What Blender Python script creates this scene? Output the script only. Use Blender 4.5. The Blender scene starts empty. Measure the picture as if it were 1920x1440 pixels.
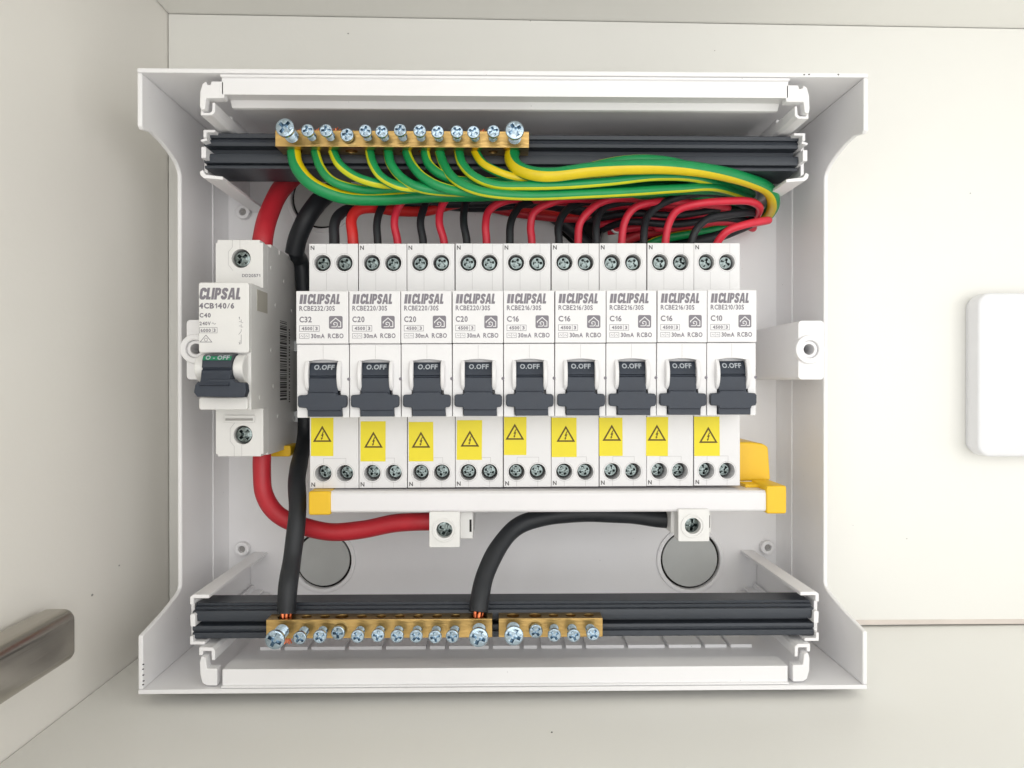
import bpy, bmesh, math, random
from mathutils import Vector, Matrix, Euler
random.seed(7)
sc = bpy.context.scene
col = sc.collection
S = 0.001                      # all coordinates below are millimetres

# ------------------------------------------------------------------ camera
F = 1442.0
cam_d = bpy.data.cameras.new('camera'); cam = bpy.data.objects.new('camera', cam_d); col.objects.link(cam)
cam_d.sensor_width = 36; cam_d.lens = 36 * F / 1920; cam_d.clip_start = 0.01; cam_d.clip_end = 50
cam.location = (0, 0, 0)
cam.rotation_euler = Euler((math.radians(90 - 0.20), 0, math.radians(-0.99)))
sc.camera = cam
RM = cam.rotation_euler.to_matrix()
def P(px, py, D):
    v = RM @ Vector(((px - 960) / F, (720 - py) / F, -1))
    v *= D / v.y
    return v
# ------------------------------------------------------------------ world, lamps, exposure
w = bpy.data.worlds.new('World'); sc.world = w; w.use_nodes = True
w.node_tree.nodes['Background'].inputs[0].default_value = (1.0, 0.992, 0.972, 1)
w.node_tree.nodes['Background'].inputs[1].default_value = 1.30
def area(name, loc, target, sx, sy, power, colr):
    l = bpy.data.lights.new(name, 'AREA'); l.shape = 'RECTANGLE'; l.size = sx; l.size_y = sy; l.energy = power; l.color = colr
    o = bpy.data.objects.new(name, l); col.objects.link(o); o.location = loc
    o.rotation_euler = (Vector(target) - Vector(loc)).to_track_quat('-Z', 'Y').to_euler()
area('front_softbox', (0.30, -0.75, 0.04), (0.02, 0.30, 0.0), 1.0, 0.8, 3.6, (1.0, 0.995, 0.98))  # added softbox out of view, set to the right to light the left wall
area('fill_softbox', (-0.45, -0.45, 0.10), (0.05, 0.30, 0.0), 0.45, 0.6, 1.5, (0.88, 0.94, 1.0))  # added fill softbox out of view on the left, also for metal reflections
sc.view_settings.view_transform = 'Standard'; sc.view_settings.look = 'None'
sc.view_settings.exposure = 0.0; sc.view_settings.gamma = 1.0

# ------------------------------------------------------------------ materials
def lin(c): return tuple(((x / 255) / 12.92 if x / 255 <= .04045 else ((x / 255 + .055) / 1.055) ** 2.4) for x in c)
def mat(name, rgb, rough=0.4, metal=0.0, bump=0.0, bscale=900, var=0.03, vscale=40, specks=None, spec=0.5, stretch=None, coat=0):
    m = bpy.data.materials.new(name); m.use_nodes = True
    nt = m.node_tree; b = nt.nodes['Principled BSDF']
    b.inputs['Roughness'].default_value = rough; b.inputs['Metallic'].default_value = metal
    b.inputs['Specular IOR Level'].default_value = spec
    c = lin(rgb)
    tc = nt.nodes.new('ShaderNodeTexCoord'); src = tc.outputs['Object']
    if stretch:
        mp = nt.nodes.new('ShaderNodeMapping'); mp.inputs['Scale'].default_value = stretch
        nt.links.new(src, mp.inputs['Vector']); src = mp.outputs['Vector']
    n = nt.nodes.new('ShaderNodeTexNoise'); n.inputs['Scale'].default_value = vscale; n.inputs['Detail'].default_value = 4
    nt.links.new(src, n.inputs['Vector'])
    r = nt.nodes.new('ShaderNodeValToRGB'); e = r.color_ramp.elements
    e[0].position = .3; e[1].position = .7
    e[0].color = (*[x * (1 - var) for x in c], 1); e[1].color = (*[min(1, x * (1 + var)) for x in c], 1)
    nt.links.new(n.outputs['Fac'], r.inputs['Fac'])
    out = r.outputs['Color']
    if specks:
        vo = nt.nodes.new('ShaderNodeTexVoronoi'); vo.inputs['Scale'].default_value = specks[0]
        nt.links.new(src, vo.inputs['Vector'])
        mt = nt.nodes.new('ShaderNodeMath'); mt.operation = 'LESS_THAN'; mt.inputs[1].default_value = specks[1]
        nt.links.new(vo.outputs['Distance'], mt.inputs[0])
        mx = nt.nodes.new('ShaderNodeMix'); mx.data_type = 'RGBA'
        nt.links.new(mt.outputs[0], mx.inputs['Factor']); nt.links.new(out, mx.inputs[6])
        mx.inputs[7].default_value = (*[x * .45 for x in c], 1)
        out = mx.outputs[2]
    nt.links.new(out, b.inputs['Base Color'])
    mr = nt.nodes.new('ShaderNodeMapRange'); mr.inputs[3].default_value = max(0.02, rough - .06); mr.inputs[4].default_value = rough + .08
    nt.links.new(n.outputs['Fac'], mr.inputs[0]); nt.links.new(mr.outputs[0], b.inputs['Roughness'])
    if bump:
        n2 = nt.nodes.new('ShaderNodeTexNoise'); n2.inputs['Scale'].default_value = bscale; n2.inputs['Detail'].default_value = 3
        nt.links.new(src, n2.inputs['Vector'])
        bp = nt.nodes.new('ShaderNodeBump'); bp.inputs['Strength'].default_value = bump; bp.inputs['Distance'].default_value = 0.0002
        nt.links.new(n2.outputs['Fac'], bp.inputs['Height']); nt.links.new(bp.outputs[0], b.inputs['Normal'])
    return m
M = dict(
    cabinet=mat('cabinet_melamine', (239, 238, 233), .42, bump=.25, bscale=500, var=.015, vscale=9, specks=(40, .012)),
    side=mat('cabinet_side_melamine', (239, 236, 230), .42, bump=.25, bscale=500, var=.015, vscale=9, specks=(35, .013)),
    shell=mat('enclosure_plastic', (243, 242, 243), .38, bump=.15, bscale=1200, var=.02, vscale=22, specks=(160, .022)),
    knock=mat('grey_knockout_plastic', (192, 194, 192), .5, var=.05, vscale=60),
    breaker=mat('breaker_plastic', (229, 228, 229), .36, bump=.15, bscale=1800, var=.02, vscale=45, specks=(260, .02)),
    oldbreaker=mat('main_switch_plastic', (229, 228, 226), .38, bump=.1, bscale=2000, var=.02, vscale=90),
    toggle=mat('dark_toggle_plastic', (46, 53, 65), .48, bump=.2, bscale=2500, var=.06, vscale=200),
    black=mat('black_carrier_plastic', (52, 57, 65), .45, bump=.25, bscale=1200, var=.08, vscale=80, stretch=(.25, 1, 1)),
    cblack=mat('black_insulation', (31, 34, 39), .5, bump=.2, bscale=900, var=.1, vscale=150),
    red=mat('red_insulation', (214, 42, 64), .38, bump=.2, bscale=900, var=.06, vscale=150),
    redd=mat('dull_red_insulation', (190, 40, 52), .45, bump=.2, bscale=900, var=.06, vscale=150),
    green=mat('green_insulation', (14, 142, 78), .36, bump=.15, bscale=900, var=.08, vscale=150),
    yellow=mat('yellow_insulation', (222, 196, 14), .36, bump=.15, bscale=900, var=.06, vscale=150),
    brass=mat('brass', (200, 166, 106), .30, metal=1, bump=.6, bscale=900, var=.2, vscale=160, stretch=(.3, 1, 1)),
    zinc=mat('zinc_plating', (172, 190, 204), .22, metal=1, bump=.8, bscale=1100, var=.22, vscale=500),
    screw=mat('terminal_screw_steel', (122, 132, 131), .22, metal=1, bump=.9, bscale=900, var=.4, vscale=500),
    copper=mat('copper', (214, 120, 80), .28, metal=1, var=.1, vscale=600),
    cap=mat('yellow_cap_plastic', (238, 192, 30), .4, bump=.1, bscale=900, var=.03, vscale=100),
    sticker=mat('yellow_sticker', (236, 218, 30), .45, var=.03, vscale=90),
    ink=mat('grey_print_ink', (126, 122, 130), .6, var=.04),
    inkd=mat('dark_print_ink', (62, 58, 60), .6, var=.04),
    brown=mat('sticker_print_ink', (92, 72, 10), .6, var=.04),
    white=mat('white_print_ink', (178, 184, 190), .5, var=.02),
    seam=mat('seam_line_ink', (178, 176, 176), .6, var=.02),
    gstrip=mat('green_strip', (24, 128, 90), .4, var=.03),
    dark=mat('cavity_shade', (38, 34, 34), .9, var=.2, vscale=60),  # near-black standing in for the shade inside openings
    hole=mat('hole_shade_and_dirt_grey', (165, 163, 160), .7, var=.05),  # grey standing in for shade inside holes; dirt specks share it
    steel=mat('brushed_steel', (180, 175, 166), .24, metal=1, bump=.4, bscale=400, var=.08, vscale=120, stretch=(1, .03, 1)),
    plate=mat('white_device_plastic', (231, 231, 234), .38, bump=.08, bscale=900, var=.01),
    sealant=mat('seam_sealant', (220, 210, 202), .6, var=.06, vscale=60),
    gloss=mat('busbar_plastic', (232, 230, 232), .32, bump=.05, bscale=900, var=.012, vscale=60),
    orangered=mat('bright_red_insulation', (222, 46, 44), .38, bump=.2, bscale=900, var=.06, vscale=150),
    pale=mat('grey_window_plastic', (182, 178, 168), .5, var=.04),
    lime=mat('lime_yellow_insulation', (208, 208, 34), .36, bump=.15, bscale=900, var=.06, vscale=150),
    rail=mat('zinc_rail', (170, 172, 172), .35, metal=1, var=.05),
)
# ------------------------------------------------------------------ helpers
ORG = {}
def empty(name, loc, label=None, cat=None, group=None, kind=None, scale=(1, 1, 1)):
    o = bpy.data.objects.new(name, None); col.objects.link(o)
    o.location = Vector(loc) * S; o.scale = scale; o.empty_display_size = .005
    ORG[o.name] = (Vector(loc), Vector(scale)); tag(o, label, cat, group, kind); return o
def tag(o, label=None, cat=None, group=None, kind=None):
    if label: o['label'] = label
    if cat: o['category'] = cat
    if group: o['group'] = group
    if kind: o['kind'] = kind
    return o
def obj(name, bm, m, parent=None, bevel=0, seg=2, smooth=35, origin=None):
    """link a bmesh (world millimetres) as one object"""
    mats = m if isinstance(m, (list, tuple)) else [m]
    bmesh.ops.recalc_face_normals(bm, faces=bm.faces) if not bm.get_flat() else None
    if origin is None:
        if parent is not None: o0, s0 = ORG[parent.name]
        elif len(bm.verts):
            xs = [v.co for v in bm.verts]
            o0 = Vector((sum(c.x for c in xs) / len(xs), sum(c.y for c in xs) / len(xs), min(c.z for c in xs))); s0 = Vector((1, 1, 1))
        else: o0, s0 = Vector(), Vector((1, 1, 1))
    else: o0, s0 = Vector(origin), Vector((1, 1, 1))
    for v in bm.verts:
        c = v.co - o0; v.co = Vector((c.x / s0.x, c.y / s0.y, c.z / s0.z)) * S
    for f in bm.faces: f.smooth = True
    lim = math.radians(smooth)
    for e in bm.edges:
        if len(e.link_faces) != 2 or e.calc_face_angle(0) > lim: e.smooth = False
    me = bpy.data.meshes.new(name); bm.to_mesh(me); bm.bm.free()
    for x in mats: me.materials.append(M[x])
    o = bpy.data.objects.new(name, me); col.objects.link(o)
    if parent is not None: o.parent = parent
    else: o.location = o0 * S
    ORG[o.name] = (o0, s0)
    if bevel:
        b = o.modifiers.new('bevel', 'BEVEL'); b.width = bevel * S; b.segments = seg; b.limit_method = 'ANGLE'; b.angle_limit = math.radians(40)
        b.harden_normals = True
    return o
class BM:
    """thin wrapper over bmesh with a 'flat' flag (flat print keeps its winding)"""
    def __init__(s, flat=False): s.bm = bmesh.new(); s.flat = flat
    def get_flat(s): return s.flat
    def __getattr__(s, k): return getattr(s.bm, k)
_rc = bmesh.ops.recalc_face_normals
class _Ops: pass
def recalc(b): _rc(b.bm, faces=b.bm.faces)
def obj_(*a, **k): return obj(*a, **k)
# patch: obj uses bmesh.ops on the wrapped mesh
def _fix(fn):
    def inner(name, bm, m, parent=None, **k):
        if not bm.flat: _rc(bm.bm, faces=bm.bm.faces)
        keep = bm.flat; bm.flat = True
        r = fn(name, bm, m, parent, **k); bm.flat = keep
        return r
    return inner
class _Wrap(BM): pass
obj = _fix(obj)
_to = bmesh.types.BMesh.to_mesh

def box(bm, x0, x1, y0, y1, z0, z1, mi=0):
    vs = [bm.verts.new((x, y, z)) for x in (x0, x1) for y in (y0, y1) for z in (z0, z1)]
    for q in ((0, 1, 3, 2), (4, 6, 7, 5), (0, 4, 5, 1), (2, 3, 7, 6), (0, 2, 6, 4), (1, 5, 7, 3)):
        bm.faces.new([vs[i] for i in q]).material_index = mi
AX = {'y': lambda a, b, t: (a, t, b), 'x': lambda a, b, t: (t, a, b), 'z': lambda a, b, t: (a, b, t)}
def prism(bm, outer, t0, t1, axis='y', holes=(), mi=0, close_holes_back=False):
    """outline (2D) with optional holes, extruded between t0 and t1 along the axis"""
    f = AX[axis]; loops = [outer] + list(holes)
    rings = []
    for t in (t0, t1):
        rr = [[bm.verts.new(f(a, b, t)) for a, b in lp] for lp in loops]; rings.append(rr)
        if not holes: bm.faces.new(rr[0]).material_index = mi
        else:
            es = []
            for r in rr:
                for i in range(len(r)): es.append(bm.edges.new((r[i], r[(i + 1) % len(r)])))
            g = bmesh.ops.triangle_fill(bm.bm, use_beauty=True, use_dissolve=False, edges=es)
            for x in g['geom']:
                if isinstance(x, bmesh.types.BMFace): x.material_index = mi
    for r0, r1 in zip(*rings):
        n = len(r0)
        for i in range(n): bm.faces.new((r0[i], r0[(i + 1) % n], r1[(i + 1) % n], r1[i])).material_index = mi
def circ(cx, cy, r, n=28, a0=0, ry=None): return [(cx + r * math.cos(a0 + 2 * math.pi * i / n), cy + (ry or r) * math.sin(a0 + 2 * math.pi * i / n)) for i in range(n)]
def rrect(x0, x1, y0, y1, r, n=5):
    pts = []
    for cx, cy, a in ((x1 - r, y1 - r, 0), (x0 + r, y1 - r, 90), (x0 + r, y0 + r, 180), (x1 - r, y0 + r, 270)):
        for i in range(n + 1):
            t = math.radians(a + 90 * i / n); pts.append((cx + r * math.cos(t), cy + r * math.sin(t)))
    return pts
def lathe(bm, prof, c, axis='y', n=28, mi=0):
    """prof: (radius, t) pairs, turned about an axis through c"""
    rings = []
    for r, t in prof:
        ring = []
        for i in range(n):
            a = 2 * math.pi * i / n; u, v = r * math.cos(a), r * math.sin(a)
            ring.append(bm.verts.new((c[0] + u, c[1] + t, c[2] + v) if axis == 'y' else (c[0] + u, c[1] + v, c[2] + t)))
        rings.append(ring)
    for a, b in zip(rings, rings[1:]):
        for i in range(n): bm.faces.new((a[i], a[(i + 1) % n], b[(i + 1) % n], b[i])).material_index = mi
    bm.faces.new(rings[0]).material_index = mi; bm.faces.new(list(reversed(rings[-1]))).material_index = mi
def PL(pts, D): return [(P(a, b, D).x, P(a, b, D).z) for a, b in pts]
def spline(pts, per=10):
    out = []; n = len(pts)
    for i in range(n - 1):
        p0 = pts[max(i - 1, 0)]; p1 = pts[i]; p2 = pts[i + 1]; p3 = pts[min(i + 2, n - 1)]
        for k in range(per):
            t = k / per
            out.append(.5 * ((2 * p1) + (p2 - p0) * t + (2 * p0 - 5 * p1 + 4 * p2 - p3) * t * t + (3 * p1 - p0 - 3 * p2 + p3) * t ** 3))
    out.append(pts[-1].copy()); return out
def tube(bm, pts, r, seg=16, stripe=None, twist=0, phase=0, per=10, wob=0.0):
    """pts in world mm. stripe = list of segment indices coloured with material 1"""
    c = spline([Vector(p) for p in pts], per)
    c = [p for i, p in enumerate(c) if i == 0 or (p - c[i - 1]).length > 1e-4]
    tang = [(c[min(i + 1, len(c) - 1)] - c[max(i - 1, 0)]).normalized() for i in range(len(c))]
    up = Vector((0, -1, 0)); nrm = (up - tang[0] * up.dot(tang[0])).normalized(); rings = []
    dist = 0
    for i, p in enumerate(c):
        if i:
            nrm = (nrm - tang[i] * nrm.dot(tang[i])).normalized(); dist += (p - c[i - 1]).length
        b = tang[i].cross(nrm); ring = []
        rr = r * (1 + wob * math.sin(dist * .35 + phase) + wob * .6 * math.sin(dist * .13 + 2 * phase))
        for k in range(seg):
            a = 2 * math.pi * k / seg + phase + twist * dist
            ring.append(bm.verts.new(p + (nrm * math.cos(a) + b * math.sin(a)) * rr))
        rings.append(ring)
    for a, b in zip(rings, rings[1:]):
        for k in range(seg):
            f = bm.faces.new((a[k], a[(k + 1) % seg], b[(k + 1) % seg], b[k]))
            if stripe and k in stripe: f.material_index = 1
    bm.faces.new(rings[0]); bm.faces.new(list(reversed(rings[-1])))
# flat print ---------------------------------------------------------
TC = {}
def glyphs(s, bold):
    if (s, bold) in TC: return TC[(s, bold)]
    cu = bpy.data.curves.new('t', 'FONT'); cu.body = s; cu.size = 1; cu.offset = bold; cu.resolution_u = 3
    o = bpy.data.objects.new('t', cu); col.objects.link(o)
    me = bpy.data.meshes.new_from_object(o.evaluated_get(bpy.context.evaluated_depsgraph_get()))
    vs = [(v.co.x, v.co.y) for v in me.vertices]; fs = [tuple(p.vertices) for p in me.polygons]
    bpy.data.objects.remove(o); bpy.data.curves.remove(cu); bpy.data.meshes.remove(me)
    TC[(s, bold)] = (vs, fs); return vs, fs
def layout(s, bold):
    """characters set side by side in a plain sans arrangement"""
    V, Fc, x = [], [], 0; H = max(v[1] for v in glyphs('H', 0)[0])
    for ch in s:
        if ch == ' ': x += .3; continue
        if ch == '1': vs, fs = [(.0, .52 * H), (.20, H), (.34, H), (.34, 0), (.20, 0), (.20, .74 * H), (.0, .64 * H)], [(0, 6, 5), (6, 1, 5), (1, 2, 3, 4, 5)]
        elif ch == '/': vs, fs = [(0, 0), (.12, 0), (.40, H), (.28, H)], [(0, 1, 2, 3)]
        else: vs, fs = glyphs(ch, bold)
        a0 = min(v[0] for v in vs); a1 = max(v[0] for v in vs); n = len(V)
        kx = 1.12 if ch in 'ESLFBPR2345' else 1
        V += [(x + (a - a0) * kx, c) for a, c in vs]; Fc += [tuple(n + i for i in f) for f in fs]
        x += (a1 - a0) * kx + .09
    return V, Fc
def text(bm, s, u0, u1, v0, v1, mp, bold=0.0, shear=0.0, mi=0):
    vs, fs = layout(s, bold + .022)
    vs = [(a + shear * b, b) for a, b in vs]
    a0 = min(v[0] for v in vs); a1 = max(v[0] for v in vs); b0 = min(v[1] for v in vs); b1 = max(v[1] for v in vs)
    nv = [bm.verts.new(mp(u0 + (a - a0) / (a1 - a0) * (u1 - u0), v0 + (b - b0) / (b1 - b0) * (v1 - v0))) for a, b in vs]
    for f in fs:
        try: bm.faces.new([nv[i] for i in f]).material_index = mi
        except ValueError: pass
def heavy(bm, u0, u1, v0, v1, mp, shear=.17):
    """the heavy slanted maker's lettering, drawn from thick strokes"""
    T = .27; x = 0; tot = 4.47
    def q(a, c, x0): t = (x0 + a + shear * c) / (tot + shear); return mp(u0 + t * (u1 - u0), v0 + c * (v1 - v0))
    for ch, wd in (('C', .68), ('L', .52), ('I', .30), ('P', .66), ('S', .66), ('A', .82), ('L', .5)):
        m = lambda a, c, x0=x: q(a, c, x0)
        if ch == 'C': stroke(bm, [(.56, .64), (.53, .8), (.42, .87), (.26, .87), (.15, .78), (.135, .24), (.25, .13), (.42, .13), (.52, .2), (.56, .36)], T, m)
        elif ch == 'L': flat(bm, [(0, 0), (.46, 0), (.46, .24), (.27, .24), (.27, 1), (0, 1)], m)
        elif ch == 'I': flat(bm, [(0, 0), (.26, 0), (.26, 1), (0, 1)], m)
        elif ch == 'P':
            flat(bm, [(0, 0), (.26, 0), (.26, 1), (0, 1)], m); stroke(bm, [(.265, .88), (.38, .88), (.48, .8), (.48, .56), (.38, .46), (.265, .46)], .23, m)
        elif ch == 'S': stroke(bm, [(.53, .68), (.5, .82), (.40, .87), (.24, .87), (.15, .79), (.15, .66), (.24, .56), (.40, .46), (.47, .36), (.47, .22), (.38, .13), (.20, .13), (.12, .2), (.10, .34)], .25, m)
        elif ch == 'A':
            L_ = [(0, 0), (.25, 0), (.29, .18), (.34, .38), (.385, .74), (.385, 1), (.23, 1)]
            flat(bm, L_, m); flat(bm, [(.77 - a, c) for a, c in reversed(L_)], m); flat(bm, [(.29, .18), (.48, .18), (.43, .38), (.34, .38)], m)
        x += wd
def flat(bm, pts, mp, mi=0): bm.faces.new([bm.verts.new(mp(a, b)) for a, b in pts]).material_index = mi
def stroke(bm, pts, wd, mp, closed=False, mi=0):
    P2 = [Vector(p) for p in pts]; n = len(P2); L = []
    for i in range(n):
        if closed or 0 < i < n - 1:
            d0 = (P2[i] - P2[i - 1]).normalized(); d1 = (P2[(i + 1) % n] - P2[i]).normalized()
        elif i == 0: d0 = d1 = (P2[1] - P2[0]).normalized()
        else: d0 = d1 = (P2[-1] - P2[-2]).normalized()
        n0 = Vector((-d0.y, d0.x)); n1 = Vector((-d1.y, d1.x)); m_ = (n0 + n1)
        m_ = m_.normalized() if m_.length > 1e-6 else n0
        k = min(wd / 2 / max(m_.dot(n0), .35), wd * 1.5)
        L.append((P2[i] + m_ * k, P2[i] - m_ * k))
    vv = [(bm.verts.new(mp(*a)), bm.verts.new(mp(*b))) for a, b in L]
    for i in range(n if closed else n - 1):
        a, b = vv[i], vv[(i + 1) % n]
        bm.faces.new((a[0], a[1], b[1], b[0])).material_index = mi

# ------------------------------------------------------------------ the cabinet
def struct(name, bm, m, **k): o = obj(name, bm, m, **k); o['kind'] = 'structure'; return o
XL = -148.0; YB = 348.0
b = BM(); prism(b, [(XL, -113.2), (560, -109.0), (560, 158.0), (XL, 164.6)], YB, YB + 16, 'y'); struct('back_wall', b, 'cabinet')
b = BM(); box(b, XL - 16, XL - .4, -60, YB + 16, -190, 260); struct('left_wall', b, 'side')
b = BM(); prism(b, [(XL, -113.6), (560, -109.4), (560, -125.4), (XL, -129.6)], -60, YB + 16, 'y'); struct('floor', b, 'cabinet')
b = BM(); prism(b, [(XL, 165.0), (560, 158.4), (560, 174.4), (XL, 181)], -20, YB + 16, 'y'); struct('ceiling', b, 'cabinet')

b = BM(); prism(b, [(YB - 1.7, -110.6), (YB - .05, -108.9), (YB - .05, -110.8)], 100, 560, 'x'); struct('seam_sealant', b, 'sealant')
BW = bpy.data.objects['back_wall']; LW = bpy.data.objects['left_wall']; FL = bpy.data.objects['floor']
for px, py, rr in ((653, 63, .45), (1340, 95, .25), (1700, 1010, .3)):
    v = P(px, py, YB); b = BM(); prism(b, circ(v.x, v.z, rr, 9, ry=rr * .6), YB - .12, YB - .01, 'y'); obj('dirt_speck', b, 'hole', BW)
for d, z, rr in ((283, -78, .7), (303, -72, .5), (200, 40, .4), (180, -20, .5)):
    b = BM(); prism(b, circ(d, z, rr, 9, ry=rr * .6), XL - .39, XL - .25, 'x'); obj('dirt_speck', b, 'hole', LW)
for x, d, rr in ((17, 246, .3),):
    zf = -113.6 + (x - XL) / (560 - XL) * 4.2; b = BM(); prism(b, circ(x, d, rr, 9), zf + .01, zf + .15, 'z'); obj('dirt_speck', b, 'inkd', FL)
# brushed handle on the side panel
h = empty('cabinet_handle', (-142, 245, -90), 'brushed steel bar handle on the left cabinet panel', 'handle')
b = BM(); prism(b, rrect(XL - .2, -136.6, -90.2, -73.2, 3.6, 8), 60, 251, 'y'); obj('grip', b, 'steel', h, bevel=1.6, seg=3)

# white device on the wall at the right edge
h = empty('wall_device', (210, 340, -38), 'white rounded square device on the back wall at the right edge', 'wall device')
b = BM(); x0 = P(1835, 700, 336.5).x
prism(b, rrect(x0, x0 + 84, -33.4, 39.2, 5.5, 6), 336.5, YB - 3, 'y'); obj('cover', b, 'plate', h, bevel=1.2, seg=3)
b = BM(); prism(b, rrect(x0 + 1.2, x0 + 83, -32.4, 38.2, 5), YB - 3, YB - .1, 'y'); obj('base', b, 'plate', h)

# ------------------------------------------------------------------ the enclosure
X0, X1, ZT, ZB = -123.6, 128.5, 107.0, -107.2
DB = 344.0
enc = empty('switchboard_enclosure', (2.5, 344, ZB - 1.6), 'open white plastic switchboard enclosure standing on the cabinet floor', 'enclosure')
def Pz(px, py, D): v = P(px, py, D); return (v.x, v.z)
kn = [(603, 372, 56), (606, 1050, 53), (1294, 1049, 56)]
holes = []
for a, c, r in kn: v = Pz(a, c, DB); holes.append(circ(v[0], v[1], r * DB / F, 40))
ev = Pz(1200, 398, DB); holes.append(circ(ev[0], ev[1], 39, 40, ry=23))
bosses = [(455, 397), (453, 1030), (1440, 1027), (1441, 400)]
b = BM(); prism(b, [(X0, ZB), (X1, ZB), (X1, ZT), (X0, ZT)], DB, DB + 2, 'y', holes); obj('back_plate', b, 'shell', enc)
b = BM(); prism(b, circ(ev[0], ev[1], 41, 40, ry=25), DB + 2.2, DB + 3.6, 'y'); obj('cable_entry_shade', b, 'dark', enc, )  # dark disc painting the darkness seen through the cable hole
for a, c, r in kn:
    v = Pz(a, c, DB); R = r * DB / F
    b = BM(); lathe(b, [(R - 1.0, DB + .6), (R - 1.0, DB + 1.9)], (v[0], 0, v[1]), n=48); obj('knockout', b, 'knock', enc)
    b = BM(); lathe(b, [(R + .4, DB + 2.05), (R + .4, DB + 2.6)], (v[0], 0, v[1]), n=48); obj('knockout_gap_shade', b, 'dark', enc)  # dark disc painting shade into the ring gap around the knockout
    b = BM(); prism(b, circ(v[0], v[1], R + 1.9, 48), DB - 1.0, DB + .4, 'y', [circ(v[0], v[1], R + .05, 48)]); obj('knockout_rim', b, 'shell', enc, bevel=.4)
for a, c in bosses:
    v = Pz(a, c, 341)
    b = BM(); prism(b, circ(v[0], v[1], 3.1), 340.6, DB - .05, 'y', [circ(v[0], v[1], 1.45)]); obj('screw_boss', b, 'shell', enc, bevel=.5)
    b = BM(); lathe(b, [(1.5, 342.8), (1.5, 343.9)], (v[0], 0, v[1])); obj('boss_hole_shade', b, 'hole', enc)  # grey disc painting shade inside the boss hole
# side walls with the cut-back middle
prof = [(269, ZT), (269, 88.5), (270.5, 87.6), (277, 88.9), (285, 88.0), (292, 86.3), (298, 84.2), (301, 82), (302, 80.3),
        (302, -79.5), (301.2, -81), (298, -82.4), (292, -84.0), (285, -85.6), (277, -87), (271, -88), (269, -88.4), (269, ZB), (DB + 2, ZB), (DB + 2, ZT)]
for xa, xb in ((X0 - 1.7, X0), (X1, X1 + 1.7)):
    b = BM(); prism(b, prof, xa, xb, 'x'); obj('side_wall', b, 'shell', enc, bevel=.5, seg=3)
b = BM(); box(b, X0 - 1.7, X1 + 1.7, 269, DB + 2, ZT + .02, ZT + 1.6); obj('top_wall', b, 'shell', enc, bevel=.3)
b = BM(); box(b, X0 - 1.7, X1 + 1.7, 269, DB + 2, ZB - 1.6, ZB - .02); obj('bottom_wall', b, 'shell', enc, bevel=.3)
# vertical corner fillets at the back
for xa, s in ((X0, 1), (X1, -1)):
    b = BM(); prism(b, [(xa + s * .02, 334), (xa + s * .6, 334), (xa + s * 1.4, 340), (xa + s * 3.6, 343.9), (xa + s * .02, 343.9)], -106, 106, 'z'); obj('corner_fillet', b, 'shell', enc)
# cover rails (stepped inner ledges with a front flange)
RX0, RX1 = -96.9, 102.6
pt = [(271, 100.3), (279.6, 101.5), (281.6, 99.4), (283.4, 99.3), (284.4, 102.2), (343.9, 102.2), (343.9, 106.9), (269.6, 106.9), (269.6, 106.0), (271, 106.0)]
b = BM(); prism(b, pt, RX0, RX1, 'x'); obj('cover_rail', b, 'shell', enc, bevel=.18)
pb = [(271, -101.0), (281, -101.0), (281, -101.7), (343.9, -101.7), (343.9, -107.1), (269.6, -107.1), (269.6, -106.5), (271, -106.5)]
b = BM(); prism(b, pb, RX0, RX1, 'x'); obj('cover_rail', b, 'shell', enc, bevel=.18)
# slotted ledge at the bottom: plates with gaps
gaps = [530, 580, 650, 720, 802, 838, 920, 978, 1011, 1057, 1095, 1174, 1250, 1318, 1366]
edges = [-91.0] + [P(g, 1213, 292).x for g in gaps] + [97.5]
for i in range(len(edges) - 1):
    b = BM(); box(b, edges[i] + .8, edges[i + 1] - .8, 292, 336, -101.68, -100.5); obj('ledge_plate', b, 'shell', enc)
# brackets: profiles seen end-on, running back to the plate
def mir(pts): return [(2 * 2.85 - a, c) for a, c in pts]
def both(name, pts, D0, D1, bevel=.25):
    q = PL(pts, D0)
    for k in (0, 1):
        b = BM(); prism(b, mir(q) if k else q, D0, D1, 'y'); obj(name, b, 'shell', enc, bevel=bevel)
both('end_cap', [(386, 152), (388, 158), (394, 159), (396, 152), (420, 152), (420, 184), (386, 184), (384, 204), (376, 206), (374, 196), (375, 172), (379, 157)], 271, 275, .35)
both('hook_bracket', [(376, 205), (376, 216), (397, 216), (403, 210), (403, 192), (398, 192), (397, 208), (393, 211), (381, 211), (381, 205)], 273, 343.5)
both('inner_hook', [(430, 218), (436, 218), (436, 236), (430, 242), (418, 241), (418, 237), (428, 236), (430, 232)], 300, 343.5)
both('carrier_bracket', [(381, 243), (403, 243), (403, 248), (387, 248), (387, 258), (381, 258)], 286, 343.5)
both('carrier_clip', [(377, 275), (386, 275), (386, 296), (377, 296)], 286, 296)
both('carrier_clip', [(375, 262), (387, 258), (389, 263), (378, 266)], 286, 300)
both('carrier_bracket', [(374, 322), (380, 318), (385, 327), (418, 331), (418, 337), (382, 334), (376, 329)], 286, 343.5)
both('end_cap', [(407, 1286), (407, 1254), (388, 1254), (385, 1233), (377, 1231), (374, 1242), (375, 1265), (379, 1281), (388, 1286)], 271, 275, .35)
both('hook_bracket', [(373, 1229), (373, 1214), (398, 1214), (403, 1220), (403, 1238), (397, 1238), (396, 1221), (380, 1221), (380, 1229)], 273, 343.5)
both('carrier_bracket', [(356, 1134), (356, 1119), (362, 1115), (392, 1115), (392, 1122), (363, 1122), (363, 1134)], 275, 343.5)
both('carrier_clip', [(356, 1153), (362, 1151), (366, 1153), (366, 1175), (357, 1175)], 275, 285)
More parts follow.
